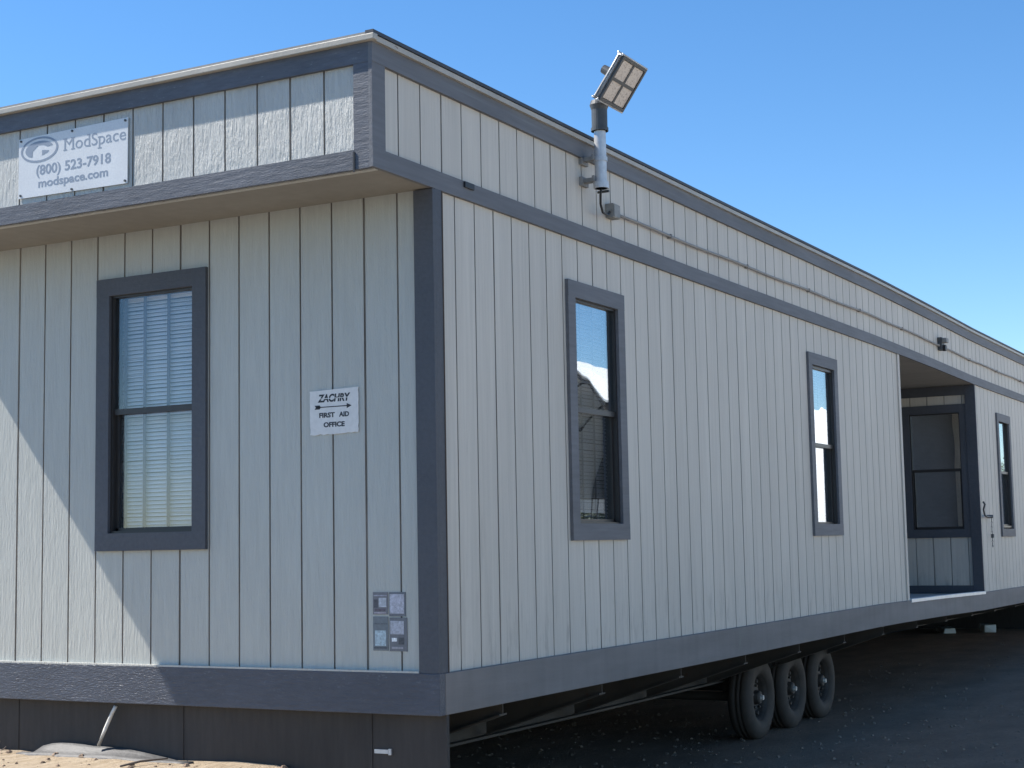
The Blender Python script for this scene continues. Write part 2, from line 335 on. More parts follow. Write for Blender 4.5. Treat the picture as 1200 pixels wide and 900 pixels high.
# fascia band
bm = bmesh.new(); siding(bm, 'y', -OH, 1, 0.0, W, FB-.004, ZT-.03, .0705, thick=.05); obj('end_fascia', bm, 'siding_upper', T)
bm = bmesh.new(); siding(bm, 'x', 0, 1, -OH+.05, L, FB+.05, ZT-.03, -.2985, thick=.05); obj('side_fascia', bm, 'siding_side', T, bend=True)
bm = bmesh.new(); box(bm, -OH+.001, 0.0, .001, W, FB+.002, FB+.03); obj('soffit', bm, 'soffit', T)
# boards round the fascia
yb = -.022
bm = bmesh.new(); box(bm, -OH-.022, -OH, .0, W+.02, ZT-.035-.098, ZT-.030); obj('end_fascia_top_board', bm, 'trim_worn', T)
bm = bmesh.new(); box(bm, -OH-.022, -OH, .0, W+.02, FB-.003, FB+.093); obj('end_fascia_bottom_board', bm, 'trim_worn', T)
bm = bmesh.new(); box(bm, -OH-.020, -OH, -.0, .088, FB+.093, ZT-.133); obj('end_fascia_corner_board', bm, 'trim_worn', T)
bm = bmesh.new(); box(bm, -OH-.022, L, yb, .0, ZT-.035-.098, ZT-.030); obj('side_fascia_top_board', bm, 'trim_side', T, bend=True)
bm = bmesh.new(); box(bm, -OH-.022, L, yb, .0, FB+.0, FB+.095); obj('side_fascia_bottom_board', bm, 'trim_side', T, bend=True)
bm = bmesh.new(); box(bm, -OH-.022, -OH+.092, yb+.002, .0, FB+.095, ZT-.133); obj('side_fascia_corner_board', bm, 'trim_side', T)
# metal roof edge: cream drip strip with a dark membrane lip on it
bm = bmesh.new(); box(bm, -OH-.050, -OH-.012, -.050, W+.05, ZT-.036, ZT-.006); obj('end_roof_edge', bm, 'roof_strip', T, bevel=.004)
bm = bmesh.new(); box(bm, -OH-.012, L, -.040, -.012, ZT-.036, ZT-.010); obj('side_roof_edge', bm, 'roof_strip', T, bend=True)
bm = bmesh.new(); box(bm, -OH-.046, L+.02, -.046, .0, ZT-.006, ZT+.012); obj('roof_lip', bm, 'roof_dark', T, bend=True)
bm = bmesh.new(); box(bm, -OH-.044, -OH+.15, .0, W+.05, ZT-.006, ZT+.006); obj('roof_lip', bm, 'roof_top', T)

# corner post boards
bm = bmesh.new(); box(bm, -.022, .0, -.022, .093, 0, FB-.003); box(bm, .0, .066, -.022, .0, 0, FB+.0); obj('corner_board', bm, 'trim', T, bevel=.002)
bm = bmesh.new(); box(bm, .066, .071, -.026, .0, 0.0, FB-.001); obj('corner_bead', bm, 'twig', T)
# bottom boards
bm = bmesh.new(); box(bm, -.026, .03, -.026, W+.02, TB, -.0); obj('end_bottom_board', bm, 'trim_end', T, bevel=.003)
bm = bmesh.new(); box(bm, -.026, -.0, .093, W, .0005, .010); obj('caulk_bead', bm, 'siding_upper', T)
bm = bmesh.new(); box(bm, .031, L, -.027, .03, TB, -.001); obj('side_bottom_board', bm, 'sill_side', T, bend=True, bevel=.003)

# windows
def window(axis, fixed, w_, m_trim, blind_seed, opening=.0):
    u0, u1, z0, z1 = w_; bt = .098; tp = .022
    def B(bm, a, b, d0, d1, c, d):
        if axis == 'x': return box(bm, a, b, fixed+d0, fixed+d1, c, d)
        return box(bm, fixed+d0, fixed+d1, a, b, c, d)
    bm = bmesh.new()
    B(bm, u0, u1, -tp, .0, z1-bt, z1); B(bm, u0, u1, -tp, .0, z0, z0+bt)
    B(bm, u0, u0+bt-.003, -tp+.001, .0, z0+bt, z1-bt); B(bm, u1-bt+.003, u1, -tp+.001, .0, z0+bt, z1-bt)
    wn = obj('window', bm, m_trim, T, bend=(axis == 'x'))
    a, b, c, d = u0+bt-.012, u1-bt+.012, z0+bt-.010, z1-bt+.010
    bm = bmesh.new(); f = .022
    for q in ((a, b, c, c+f), (a, b, d-f, d), (a, a+f, c+f, d-f), (b-f, b, c+f, d-f)): B(bm, q[0], q[1], .001, .075, q[2], q[3])
    mid = (c+d)/2+.01
    B(bm, a+f, b-f, .012, .040, mid-.016, mid+.016)
    # lower sash stiles
    B(bm, a+f, a+f+.018, .030, .055, c+f, mid-.016); B(bm, b-f-.018, b-f, .030, .055, c+f, mid-.016); B(bm, a+f, b-f, .030, .055, c+f, c+f+.018)
    obj('frame', bm, 'bronze', wn)
    bm = bmesh.new(); gk = 'glass_dark' if axis == 'x' or fixed > 1 else 'glass'; B(bm, a+f, b-f, .020, .024, mid+.016, d-f); obj('pane', bm, gk, wn)
    bm = bmesh.new(); B(bm, a+f+.018, b-f-.018, .042, .046, c+f+.018, mid-.016); obj('pane', bm, gk, wn)
    if fixed > 1: return wn
    rnd = random.Random(blind_seed)
    bm = bmesh.new(); zz = c+.02; k = 0
    bd = .10
    while zz < d-.01:
        tl = R(56)+rnd.uniform(-.05, .05); h = .0125; dz = rnd.uniform(-.0015, .0015)
        s0 = .016*math.cos(tl); s1 = h*math.sin(tl)*1.0
        p = [(bd-s0, zz-s1+dz), (bd-s0*.3, zz-s1*.2+.001+dz), (bd+s0, zz+s1+dz)]
        th = .0012
        rows = []
        for (dd, z_) in p: rows.append((dd, z_))
        for (q0, q1) in zip(rows[:-1], rows[1:]):
            tilt = rnd.uniform(-.002, .002)
            vs = []
            for (dd, z_) in (q0, q1):
                for (uu, tz) in ((a-.01, -tilt), (b+.01, tilt)):
                    for off in (0, th):
                        P_ = Vector((uu, fixed+dd+off, z_+tz)) if axis == 'x' else Vector((fixed+dd+off, uu, z_+tz)); vs.append(bm.verts.new(P_))
            i_ = [(0, 2, 6, 4), (1, 5, 7, 3), (0, 4, 5, 1), (2, 3, 7, 6), (0, 1, 3, 2), (4, 6, 7, 5)]
            for f_ in i_: bm.faces.new([vs[j] for j in f_])
        zz += .0225; k += 1
    B(bm, a, b, .085, .115, d-.02, d+.015)
    bl = obj('blind', bm, 'blind', wn)
    bm = bmesh.new()
    for fx in (.13, .42, .70, .93):
        uu = a+(b-a)*fx; B(bm, uu-.011, uu+.011, .0795, .0805, c, d)
    obj('blind_tape', bm, 'tape', wn)
    return wn
window('y', 0, WE, 'trim', 1)
for i, w_ in enumerate(WS): window('x', 0, w_, 'trim_side', 3+i)
window('y', A1, WR, 'trim', 9)

# skirting at the near end, far side and far end
bm = bmesh.new(); box(bm, .045, .07, -.02, W-.02, -1.2, TB); 
for y in (.42, 1.64, 2.86): box(bm, .041, .046, y-.004, y+.004, -1.1, TB-.002)
sk = obj('skirting', bm, 'skirt', T)
bm = bmesh.new(); box(bm, .036, .045, .318, .40, -.405, -.385); box(bm, .034, .0445, .30, .315, -.41, -.38); obj('data_tag', bm, 'galv', sk)
bm = bmesh.new(); box(bm, .07, L, W-.06, W-.03, -1.25, TB); obj('skirting', bm, 'skirt', T)
bm = bmesh.new(); box(bm, L-.06, L-.03, .0, W-.06, -1.25, TB); obj('skirting', bm, 'skirt', T)

# chassis: two long I beams and tapered outriggers
for y in (.92, 2.78):
    bm = bmesh.new()
    box(bm, .15, 8.6, y-.006, y+.006, -.56, -.215); box(bm, .15, 8.6, y-.06, y+.06, -.575, -.56); box(bm, 8.6, L-.2, y-.006, y+.006, -.40, -.215); box(bm, 8.6, L-.2, y-.06, y+.06, -.415, -.40); box(bm, 8.585, 8.6, y-.06, y+.06, -.56, -.40); box(bm, .15, L-.2, y-.06, y+.06, -.215, -.203)
    cb = obj('chassis_beam', bm, 'steel', T, bend=True)
    if y < 1:
        x = .75
        while x < L-.5:
            zo_ = -.54 if x < 8.5 else -.385
            bm = bmesh.new(); vs = [bm.verts.new(p) for p in ((x, y-.06, -.208), (x, y-.06, zo_-.01), (x, .06, -.27), (x, .06, -.208))]
            f_ = bm.faces.new(vs); r_ = bmesh.ops.extrude_face_region(bm, geom=[f_]); bmesh.ops.translate(bm, vec=(.008, 0, 0), verts=[v for v in r_['geom'] if isinstance(v, bmesh.types.BMVert)])
            box(bm, x-.03, x+.04, .06, y-.07, -.2085, -.2045)
            # sloping lower flange
            v2 = [bm.verts.new(p) for p in ((x-.035, y-.06, zo_), (x+.045, y-.06, zo_), (x+.045, .06, -.27), (x-.035, .06, -.27), (x-.035, y-.06, zo_-.01), (x+.045, y-.06, zo_-.01), (x+.045, .06, -.28), (x-.035, .06, -.28))]
            for fi in ((0, 1, 2, 3), (7, 6, 5, 4), (0, 4, 5, 1), (1, 5, 6, 2), (2, 6, 7, 3), (3, 7, 4, 0)): bm.faces.new([v2[j] for j in fi])
            obj('outrigger', bm, 'steel', cb); x += 1.22

# wheels
RW = .352; ZW = -1.05+RW-.008
def lathe(bm, prof, c, seg=40):     # prof: (y, r)
    rings = [[bm.verts.new((c[0]+r_*math.cos(k*2*math.pi/seg), c[1]+y_, c[2]+r_*math.sin(k*2*math.pi/seg))) for k in range(seg)] for y_, r_ in prof]
    for i in range(len(rings)-1):
        for k in range(seg): bm.faces.new((rings[i][k], rings[i][(k+1) % seg], rings[i+1][(k+1) % seg], rings[i+1][k]))
    return rings
def wheel(cx, yo, side=1):
    bm = bmesh.new(); s = side
    pr = [(0.035, .185), (.018, .20), (.004, .225), (0, .26), (.004, .30), (.018, .332), (.036, .347), (.06, RW), (.075, RW), (.078, RW-.010), (.086, RW-.010), (.089, RW), (.115, RW), (.118, RW-.010), (.126, RW-.010), (.129, RW),
          (.15, RW), (.172, .347), (.19, .332), (.205, .30), (.21, .26), (.205, .225), (.19, .20), (.17, .185)]
    rg = lathe(bm, [(y_*s, r_) for y_, r_ in pr], (cx, yo, ZW), 48)
    for k in range(48): bm.faces.new((rg[-1][k], rg[-1][(k+1) % 48], rg[0][(k+1) % 48], rg[0][k]))
    ty = obj('wheel', bm, 'tyre', T, smooth=True)
    bm = bmesh.new(); pr = [(.03, .188), (.045, .178), (.055, .172), (.095, .16), (.105, .14), (.080, .12), (.070, .09), (.068, .062), (.030, .055), (.020, .045), (.018, .0001)]
    lathe(bm, [(y_*s, r_) for y_, r_ in pr], (cx, yo, ZW), 40)
    for k in range(5):
        a = k*2*math.pi/5+.3; p = Vector((cx+.098*math.cos(a), yo+.078*s, ZW+.098*math.sin(a))); cyl(bm, p, p-Vector((0, .03*s, 0)), .011, seg=6)
    for k in range(5):     # oval openings of the spoked rim read as dark pockets
        a = k*2*math.pi/5; p = Vector((cx+.140*math.cos(a), yo+.085*s, ZW+.140*math.sin(a))); cyl(bm, p, p-Vector((0, .022*s, 0)), .022, .016, seg=8)
    obj('rim', bm, 'rim', ty, smooth=False)
    bm = bmesh.new(); cyl(bm, (cx, yo+.02*s, ZW), (cx, yo-.005*s, ZW), .026, .020, 14); obj('hub_cap', bm, 'hub', ty, smooth=False)
    return ty
WX = (6.24, 7.10, 7.96)
for cx in WX: wheel(cx, .60, 1)
for cx in WX: wheel(cx, 3.05, -1)
for cx in WX:
    bm = bmesh.new(); cyl(bm, (cx, .72, ZW), (cx, 2.95, ZW), .038, seg=12)
    box(bm, cx-.03, cx+.03, .89, .95, ZW+.04, -.58); obj('axle', bm, 'steel', T)

# small rubber joint cover on the side fascia board
bm = bmesh.new(); box(bm, .288, .385, -.034, -.0225, FB+.060, FB+.092); obj('joint_cover', bm, 'black', T, bevel=.003)
# loose flashing joint on the end fascia's lower board
bm = bmesh.new(); box(bm, -OH-.027, -OH-.0225, .080, .090, FB-.016, FB+.083); obj('board_joint', bm, 'black', T)

# ================================================================ signs
def text_mesh(txt, size, bold=0, shear=0, sx_=1.0):
    cu = bpy.data.curves.new('lettering', 'FONT'); cu.body = txt; cu.size = size; cu.align_x = 'CENTER'; cu.align_y = 'CENTER'; cu.offset = bold; cu.shear = shear; cu.extrude = .0003; cu.resolution_u = 4
    ob = bpy.data.objects.new('lettering', cu); C.objects.link(ob); bpy.context.view_layer.update()
    me = bpy.data.meshes.new_from_object(ob); bpy.data.objects.remove(ob); bpy.data.curves.remove(cu)
    for v in me.vertices: v.co.x *= sx_
    return me
def put_text(parent, name, txt, yc, zc, x, size, m_, width=None, **k):
    me = text_mesh(txt, size, **k)
    if width:
        xs = [v.co.x for v in me.vertices]; s = width/(max(xs)-min(xs))
        for v in me.vertices: v.co.x *= s
    me.transform(Matrix(((0, 0, -1, 0), (-1, 0, 0, 0), (0, 1, 0, 0), (0, 0, 0, 1))))   # reads left to right for a viewer at -X: text +x -> -Y
    me.materials.append(M[m_]); o = bpy.data.objects.new(name, me); C.objects.link(o); o.parent = parent; o.location = Vector((x, yc, zc))-parent.location
    return o

# company sign on the end fascia
sx0 = -OH-.004
cs = empty('company_sign', (sx0, 1.91, 2.535), 'faded white metal sign with oval logo, company name and phone number on the fascia', 'sign')
bm = bmesh.new(); vs = []
crn = [(2.303, 2.545), (1.521, 2.534), (1.519, 2.885), (2.303, 2.874)]
for xx in (sx0, sx0-.006): vs.append([bm.verts.new((xx, y, z)) for y, z in crn])
bm.faces.new(vs[0]); bm.faces.new(vs[1][::-1])
for k in range(4): bm.faces.new((vs[0][k], vs[0][(k+1) % 4], vs[1][(k+1) % 4], vs[1][k]))
obj('sign_panel', bm, 'sign_white', cs)
fx = sx0-.0064; 
def serif_text(parent, name, txt, yc, zc, x, size, m_, width):
    return put_text(parent, name, txt, yc, zc, x, size, m_, width=width)
nmo = serif_text(cs, 'lettering', 'ModSpace', 1.752, 2.797, fx, .096, 'ink_grey', .435)
b2 = bmesh.new(); b2.from_mesh(nmo.data); seen = set(); isl = []
for v in b2.verts:
    if v in seen: continue
    st = [v]; seen.add(v); grp = []
    while st:
        q = st.pop(); grp.append(q.co.copy())
        for e in q.link_edges:
            o2 = e.other_vert(q)
            if o2 not in seen: seen.add(o2); st.append(o2)
    isl.append((-max(c.y for c in grp), -min(c.y for c in grp), min(c.z for c in grp), max(c.z for c in grp)))   # viewer's left, right, bottom, top
isl.sort(); uq = []
for q in isl:
    if not uq or q[0]-uq[-1][0] > .012: uq.append(q)
isl = uq
def slab(u, z, w_=.013): box(b2, -.0005, -.0001, -(u+w_), -(u-w_), z-.0025, z+.0025)
big = [q for q in isl]
M_, d_, p_ = big[0], big[2], big[4]
stem = .006
for u in (M_[0]+stem, M_[1]-stem): slab(u, M_[2]+.0025); slab(u, M_[3]-.0025)
slab(d_[1]-stem-.004, d_[3]-.0025, .010); slab(d_[1]-stem, d_[2]+.0025, .010); slab(p_[0]+stem, p_[2]+.0025)
slab(p_[0]+stem-.004, p_[3]-.003, .009)
b2.to_mesh(nmo.data); b2.free()
put_text(cs, 'phone_number', '(800) 523-7918', 1.905, 2.683, fx, .075, 'ink_grey', width=.535, bold=.0014)
put_text(cs, 'web_address', 'modspace.com', 1.905, 2.610, fx, .064, 'ink_grey', width=.50, bold=.0014)
bm = bmesh.new(); N_ = 40; cy, cz = 2.150, 2.800      # oval ring
def ell(a, b_, x, k, oy=0, oz=0): return (x, cy+oy+a*math.cos(k*2*math.pi/N_), cz+oz+b_*math.sin(k*2*math.pi/N_))
ro = [bm.verts.new(ell(.138, .070, fx, k)) for k in range(N_)]; ri = [bm.verts.new(ell(.124, .059, fx, k)) for k in range(N_)]
for k in range(N_): bm.faces.new((ro[k], ro[(k+1) % N_], ri[(k+1) % N_], ri[k]))
r_ = bmesh.ops.extrude_face_region(bm, geom=bm.faces[:]); bmesh.ops.translate(bm, vec=(-.0005, 0, 0), verts=[v for v in r_['geom'] if isinstance(v, bmesh.types.BMVert)])
obj('logo_ring', bm, 'ink_grey', cs)
def poly(bm, pts, x0, x1):
    a = [bm.verts.new((x0, y, z)) for y, z in pts]; b_ = [bm.verts.new((x1, y, z)) for y, z in pts]
    bm.faces.new(a); bm.faces.new(b_[::-1])
    for k in range(len(pts)): bm.faces.new((a[k], a[(k+1) % len(pts)], b_[(k+1) % len(pts)], b_[k]))
bm = bmesh.new()   # swoosh filling the upper left of the oval, leaving a gabled shape white
sw = [(cy+.104*math.cos(a), cz+.047*math.sin(a)) for a in [R(d) for d in range(18, 232, 12)]]
sw = [(cy-(y-cy), z) for y, z in sw]    # mirror: viewer's left is +Y
inner = [(cy+.052, cz-.037), (cy+.050, cz-.005), (cy+.030, cz+.010), (cy+.006, cz+.026), (cy-.030, cz+.022), (cy-.062, cz+.010)]
poly(bm, [(y, z) for y, z in sw]+inner, fx, fx-.0005)
poly(bm, [(cy-.020, cz-.005), (cy-.020, cz-.034), (cy-.055, cz-.024), (cy-.072, cz-.013)], fx, fx-.0005)
obj('logo_swoosh', bm, 'ink_grey', cs)
for y, z in ((2.285, 2.862), (1.535, 2.870), (1.535, 2.548), (2.285, 2.560), (1.91, 2.868), (1.91, 2.55)):
    bm = bmesh.new(); cyl(bm, (fx+.001, y, z), (fx-.006, y, z), .0065, seg=8); obj('screw', bm, 'dkmetal', cs)

# first aid office sign
ax = -.003
fs = empty('direction_sign', (ax, .60, 1.20), 'small white sign with black arrow and lettering on the end wall', 'sign')
bm = bmesh.new(); rnd = random.Random(5)
pts = []
cr = [(.752, 1.200), (.448, 1.207), (.448, 1.440), (.753, 1.432)]
for k in range(4):
    a, b_ = cr[k], cr[(k+1) % 4]
    for s in range(14):
        f = s/14; j = rnd.choice([0, 0, .001, .003, .006]) if k in (0, 1, 3) else rnd.uniform(0, .001)
        y = a[0]+(b_[0]-a[0])*f; z = a[1]+(b_[1]-a[1])*f
        if k == 0: z += j
        elif k == 1: y += j*.6
        elif k == 3: y -= j*.6
        pts.append((y, z))
poly(bm, pts, ax, ax-.004); obj('sign_panel', bm, 'sign_white2', fs)
ffx = ax-.0044
nm = put_text(fs, 'company_name', 'ZACHRY', .603, 1.390, ffx, .054, 'ink_black', width=.205, bold=.0022, shear=.18)
bm = bmesh.new(); box(bm, ffx-.0008, ffx-.0005, .495, .715, 1.3885, 1.3920); obj('lettering_gap', bm, 'sign_white2', fs)
put_text(fs, 'first_word', 'FIRST', .645, 1.303, ffx, .034, 'ink_black', width=.098, bold=.0014)
put_text(fs, 'second_word', 'AID', .536, 1.303, ffx, .034, 'ink_black', width=.062, bold=.0014)
put_text(fs, 'second_line', 'OFFICE', .600, 1.253, ffx, .034, 'ink_black', width=.132, bold=.0014)
bm = bmesh.new(); box(bm, ffx-.0004, ffx, .515, .705, 1.3440, 1.3490); poly(bm, [(.520, 1.360), (.490, 1.3465), (.520, 1.333)], ffx, ffx-.0004)
poly(bm, [(.722, 1.357), (.690, 1.357), (.682, 1.3465), (.690, 1.336), (.722, 1.336), (.714, 1.3465)], ffx, ffx-.0004); obj('arrow', bm, 'ink_black', fs)

# four permit stickers near the corner
def sticker(name, y0, y1, z0, z1, col, label, marks):
    e_ = empty(name, (-.001, (y0+y1)/2, z0), label, 'sticker', 'permit stickers by the end wall corner')
    bm = bmesh.new(); box(bm, -.0035, -.001, y0, y1, z0, z1); obj('backing', bm, mat('sticker_paper', col, .5, None, [((60, 60, 60), .12)]), e_)
    for nm_, a, b_, c, d, cc in marks:
        bm = bmesh.new(); box(bm, -.0047, -.0036, a, b_, c, d); obj(nm_, bm, mat('sticker_ink', cc, .5, None, [((90, 90, 90), .3)]), e_)
sticker('permit_sticker', .284, .374, .285, .396, (.19, .185, .20), 'dark printed sticker with a pale square, upper left of four by the corner',
    [('printed_photo', .293, .337, .322, .368, (.47, .49, .53)), ('printed_strip', .290, .368, .376, .382, (.36, .35, .40)), ('printed_strip', .296, .366, .290, .297, (.40, .36, .40)), ('printed_block', .345, .368, .318, .360, (.085, .085, .10)), ('printed_block', .300, .362, .302, .314, (.12, .10, .12))])
sticker('permit_sticker', .179, .276, .276, .396, (.15, .16, .18), 'pale paper sheet sticker with dark edge, upper right of four by the corner',
    [('printed_sheet', .188, .272, .290, .386, (.46, .46, .52))])
sticker('permit_sticker', .284, .374, .106, .275, (.17, .19, .205), 'blank light blue square sticker on grey, lower left of four by the corner',
    [('printed_square', .296, .362, .130, .206, (.42, .52, .56)), ('printed_bar', .290, .368, .116, .124, (.09, .10, .115)), ('printed_bar', .290, .368, .236, .242, (.12, .135, .15))])
sticker('permit_sticker', .172, .276, .104, .270, (.16, .165, .18), 'pale square sticker above a bright white spot, lower right of four by the corner',
    [('printed_square', .190, .270, .188, .254, (.44, .45, .50)), ('printed_spot', .232, .262, .152, .170, (.85, .86, .86)), ('printed_block', .190, .222, .138, .172, (.07, .075, .085)), ('printed_strip', .196, .262, .116, .126, (.36, .35, .38))])

# ================================================================ floodlight with its pole
FL = empty('floodlight', (1.745, -.12, 2.70), 'square floodlight with four lens panels on a short galvanised pole above the roof edge', 'floodlight')
px, py = 1.745, -.125
bm = bmesh.new(); cyl(bm, (px, py, 2.735), (px, py, 3.10), .036, seg=24); cyl(bm, (px, py, 2.735), (px, py, 2.775), .046, seg=24); cyl(bm, (px, py, 2.90), (px, py, 2.925), .042, seg=24); obj('pole', bm, 'galv', FL, smooth=False)
for z in (2.795, 2.925):
    bm = bmesh.new(); box(bm, px-.045, px+.045, -.022, .0, z-.035, z+.02); box(bm, px-.024, px+.024, py-.01, -.022, z-.016, z+.010); box(bm, px-.055, px+.055, py+.02, py+.035, z-.02, z+.014)
    obj('bracket', bm, 'box_grey', FL, bevel=.002)
bm = bmesh.new(); cyl(bm, (px+.045, py-.03, 2.725), (px+.045, py+.045, 2.725), .008, seg=8); obj('bolt', bm, 'dkmetal', FL)
bm = bmesh.new(); cyl(bm, (px, py, 3.085), (px, py, 3.215), .048, seg=24); cyl(bm, (px, py, 3.085), (px, py, 3.105), .053, seg=24)
cyl(bm, (px, py, 3.215), (px, py, 3.245), .048, .058, seg=24); cyl(bm, (px, py, 3.245), (px, py, 3.272), .058, .05, seg=24)
kn = obj('slip_fitter', bm, 'dkmetal', FL)
bm = bmesh.new(); cyl(bm, (px-.05, py-.03, 3.275), (px+.05, py-.03, 3.275), .032, seg=16); cyl(bm, (px-.02, py, 3.25), (px-.02, py-.07, 3.315), .03, .028, seg=12); obj('knuckle', bm, 'dkmetal', FL)
# head frame: w = +X, l = up the face, n = outward normal
hc = Vector((1.775, -.275, 3.358)); wv = Vector((1, 0, 0)); lv = Vector((0, -.165, .23)).normalized(); nv = Vector((0, -.23, -.165)).normalized()
HM = Matrix(((wv.x, lv.x, nv.x, hc.x), (wv.y, lv.y, nv.y, hc.y), (wv.z, lv.z, nv.z, hc.z), (0, 0, 0, 1)))
hw, hl = .165, .146
bm = bmesh.new(); box(bm, -hw, hw, -hl, hl, -.040, -.012, HM)
ed = [e for e in bm.edges]; bmesh.ops.bevel(bm, geom=ed, offset=.010, segments=3, affect='EDGES'); hd = obj('lamp_housing', bm, 'lampback', FL, smooth=True)
bm = bmesh.new()
for a in (-hw, hw-.018): box(bm, a, a+.018, -hl+.000, hl-.000, -.016, .004, HM)
for a in (-hl, hl-.018): box(bm, -hw+.018, hw-.018, a, a+.018, -.016, .004, HM)
box(bm, -.010, .010, -hl+.022, hl-.022, -.008, .002, HM); box(bm, -hw+.022, -.010, -.010, .010, -.008, .002, HM); box(bm, .010, hw-.022, -.010, .010, -.008, .002, HM)
obj('lens_frame', bm, 'dkmetal', FL)
for (a, b_) in ((-hw+.022, -.010), (.010, hw-.022)):
    for (c, d) in ((-hl+.022, -.010), (.010, hl-.022)):
        bm = bmesh.new(); box(bm, a, b_, c, d, -.007, -.002, HM); obj('lens', bm, 'led_lens', FL)
bm = bmesh.new()
for k in range(8): box(bm, -hw+.045+k*.034, -hw+.049+k*.034, -hl+.045, hl-.045, -.060, -.038, HM)
obj('cooling_fins', bm, 'lampback', FL)
bm = bmesh.new(); cyl(bm, HM @ Vector((-.12, .02, -.055)), HM @ Vector((-.12, .02, -.105)), .030, .026, 16); obj('light_sensor', bm, 'dkmetal', FL, smooth=False)

# wiring on the side fascia
J = empty('junction_box', (1.985, -.03, 2.60), 'small weathered grey junction box on the fascia under the floodlight', 'junction box')
bm = bmesh.new(); box(bm, 2.06, 2.155, -.055, -.001, 2.625, 2.715); obj('box_body', bm, 'box_grey', J, bevel=.004)
bm = bmesh.new(); box(bm, 2.065, 2.15, -.061, -.056, 2.63, 2.71); obj('cover_plate', bm, 'box_grey', J, bevel=.002)
bm = bmesh.new(); tube(bm, [(px, py, 2.735), (px+.01, py+.01, 2.70), (px+.05, py+.03, 2.655), (px+.13, -.07, 2.62), (1.99, -.05, 2.625), (2.06, -.03, 2.66)], .0075); tag(obj('power_cable', bm, 'black', smooth=True), 'short black cable looping from the floodlight pole to the junction box', 'cable')
bm = bmesh.new()
pts = [(2.155+(L-2.4)*k/70, -.020, 2.664+sag(2.155+(L-2.4)*k/70)+.004*math.sin(k*1.1)+(.024*ss(2.2, 9, 2.155+(L-2.4)*k/70))) for k in range(71)]
tube(bm, pts, .010); cd = tag(obj('conduit', bm, 'conduit', smooth=True), 'thin painted conduit running along the middle of the side fascia', 'conduit')
for k in range(3, 70, 5):
    bm = bmesh.new(); p = pts[k]; box(bm, p[0]-.008, p[0]+.008, -.032, -.002, p[2]-.014, p[2]+.014); obj('strap', bm, 'conduit', cd)
xb = 10.49; zb = 2.71
E_ = empty('wall_light', (xb, 0, zb-.07), 'small dark boxy fixture on the fascia above the entrance recess', 'wall fixture')
bm = bmesh.new(); box(bm, xb-.06, xb+.06, -.05, -.001, zb-.075, zb+.065); obj('fixture_body', bm, 'dkmetal', E_, bevel=.006)
bm = bmesh.new(); box(bm, xb-.05, xb+.05, -.10, -.05, zb+.005, zb+.055); obj('fixture_hood', bm, 'box_grey', E_, bevel=.006)
bm = bmesh.new(); cyl(bm, (xb, -.08, zb-.05), (xb, -.05, zb-.05), .035, seg=16); obj('fixture_lens', bm, 'black', E_)

# door hook and hanging chain beside the recess
H = empty('door_hook', (12.3, -.02, .47), 'dark metal hook and short hanging chain on the siding right of the recess', 'hook')
bm = bmesh.new(); tube(bm, [(12.10, -.045, 1.02), (12.12, -.06, .99), (12.10, -.045, .93), (12.14, -.045, .87), (12.22, -.05, .848), (12.50, -.05, .850)], .011); cyl(bm, (12.49, -.002, .852), (12.49, -.065, .852), .02, seg=10); obj('hook_bar', bm, 'dkmetal', H, smooth=True)
bm = bmesh.new()
for k in range(13):
    z = .838-k*.028; a = Vector((12.53+.006*math.sin(k), -.04, z)); d = Vector((.007, 0, 0)) if k % 2 else Vector((0, .007, 0))
    tube(bm, [a+Vector((0, 0, .017)), a+d, a-Vector((0, 0, .017)), a-d, a+Vector((0, 0, .0169))], .0032, 5)
obj('chain', bm, 'dkmetal', H)
bm = bmesh.new(); cyl(bm, (12.54, -.04, .60), (12.54, -.04, .645), .017, seg=10); obj('chain_weight', bm, 'dkmetal', H)
bm = bmesh.new()
# ================================================================ things lying at the foot of the end skirting
bm = bmesh.new(); prof = [(2.745, -.52), (2.70, -.492), (2.64, -.462), (2.57, -.446), (2.50, -.440), (2.42, -.439), (2.34, -.441), (2.26, -.448), (2.18, -.447), (2.09, -.450), (2.00, -.455), (1.90, -.466), (1.80, -.478), (1.70, -.492), (1.60, -.510), (1.50, -.530)]
rows = []
for k, (y, z) in enumerate(prof):      # a draped sheet: up against the skirting, folded over, out onto the soil
    w_ = .010*math.sin(k*1.9); g0_ = gh(-.05, y)
    rows.append([bm.verts.new(q) for q in ((.040, y, g0_-.05), (.040, y, z-.004), (.020+w_*.3, y, z), (.004+w_, y, z-.012), (-.016+w_, y, (z+g0_)/2), (-.036+w_, y, g0_+.012), (-.075+w_*2, y+.01, g0_+.006), (-.078+w_*2, y+.01, g0_-.03))])
for a_, b_ in zip(rows[:-1], rows[1:]):
    for q in range(8): bm.faces.new((a_[q], a_[(q+1) % 8], b_[(q+1) % 8], b_[q]))
bm.faces.new(rows[0]); bm.faces.new(rows[-1][::-1])
tag(obj('ground_sheet', bm, 'tarp', smooth=True), 'rumpled grey plastic sheet lying along the foot of the skirting', 'plastic sheet')
bm = bmesh.new(); tube(bm, [(.0, 2.080, -.222), (.0, 2.105, -.26), (-.004, 2.150, -.345), (-.008, 2.195, -.44)], .0105, 8)
tag(obj('leaning_rod', bm, 'stick', smooth=True), 'thin whitish rod leaning against the dark skirting', 'rod')
bm = bmesh.new(); tube(bm, [(-.03, 2.925, -.60), (-.03, 2.945, -.545), (-.02, 2.962, -.50), (-.01, 2.948, -.445)], [.007, .006, .005, .003], 6)
tube(bm, [(-.02, 2.960, -.505), (-.01, 2.915, -.49), (-.01, 2.90, -.475)], [.005, .004, .003], 6)
tag(obj('dead_weed', bm, 'twig', smooth=True), 'dry forked weed stalk by the skirting at the left edge', 'weed')
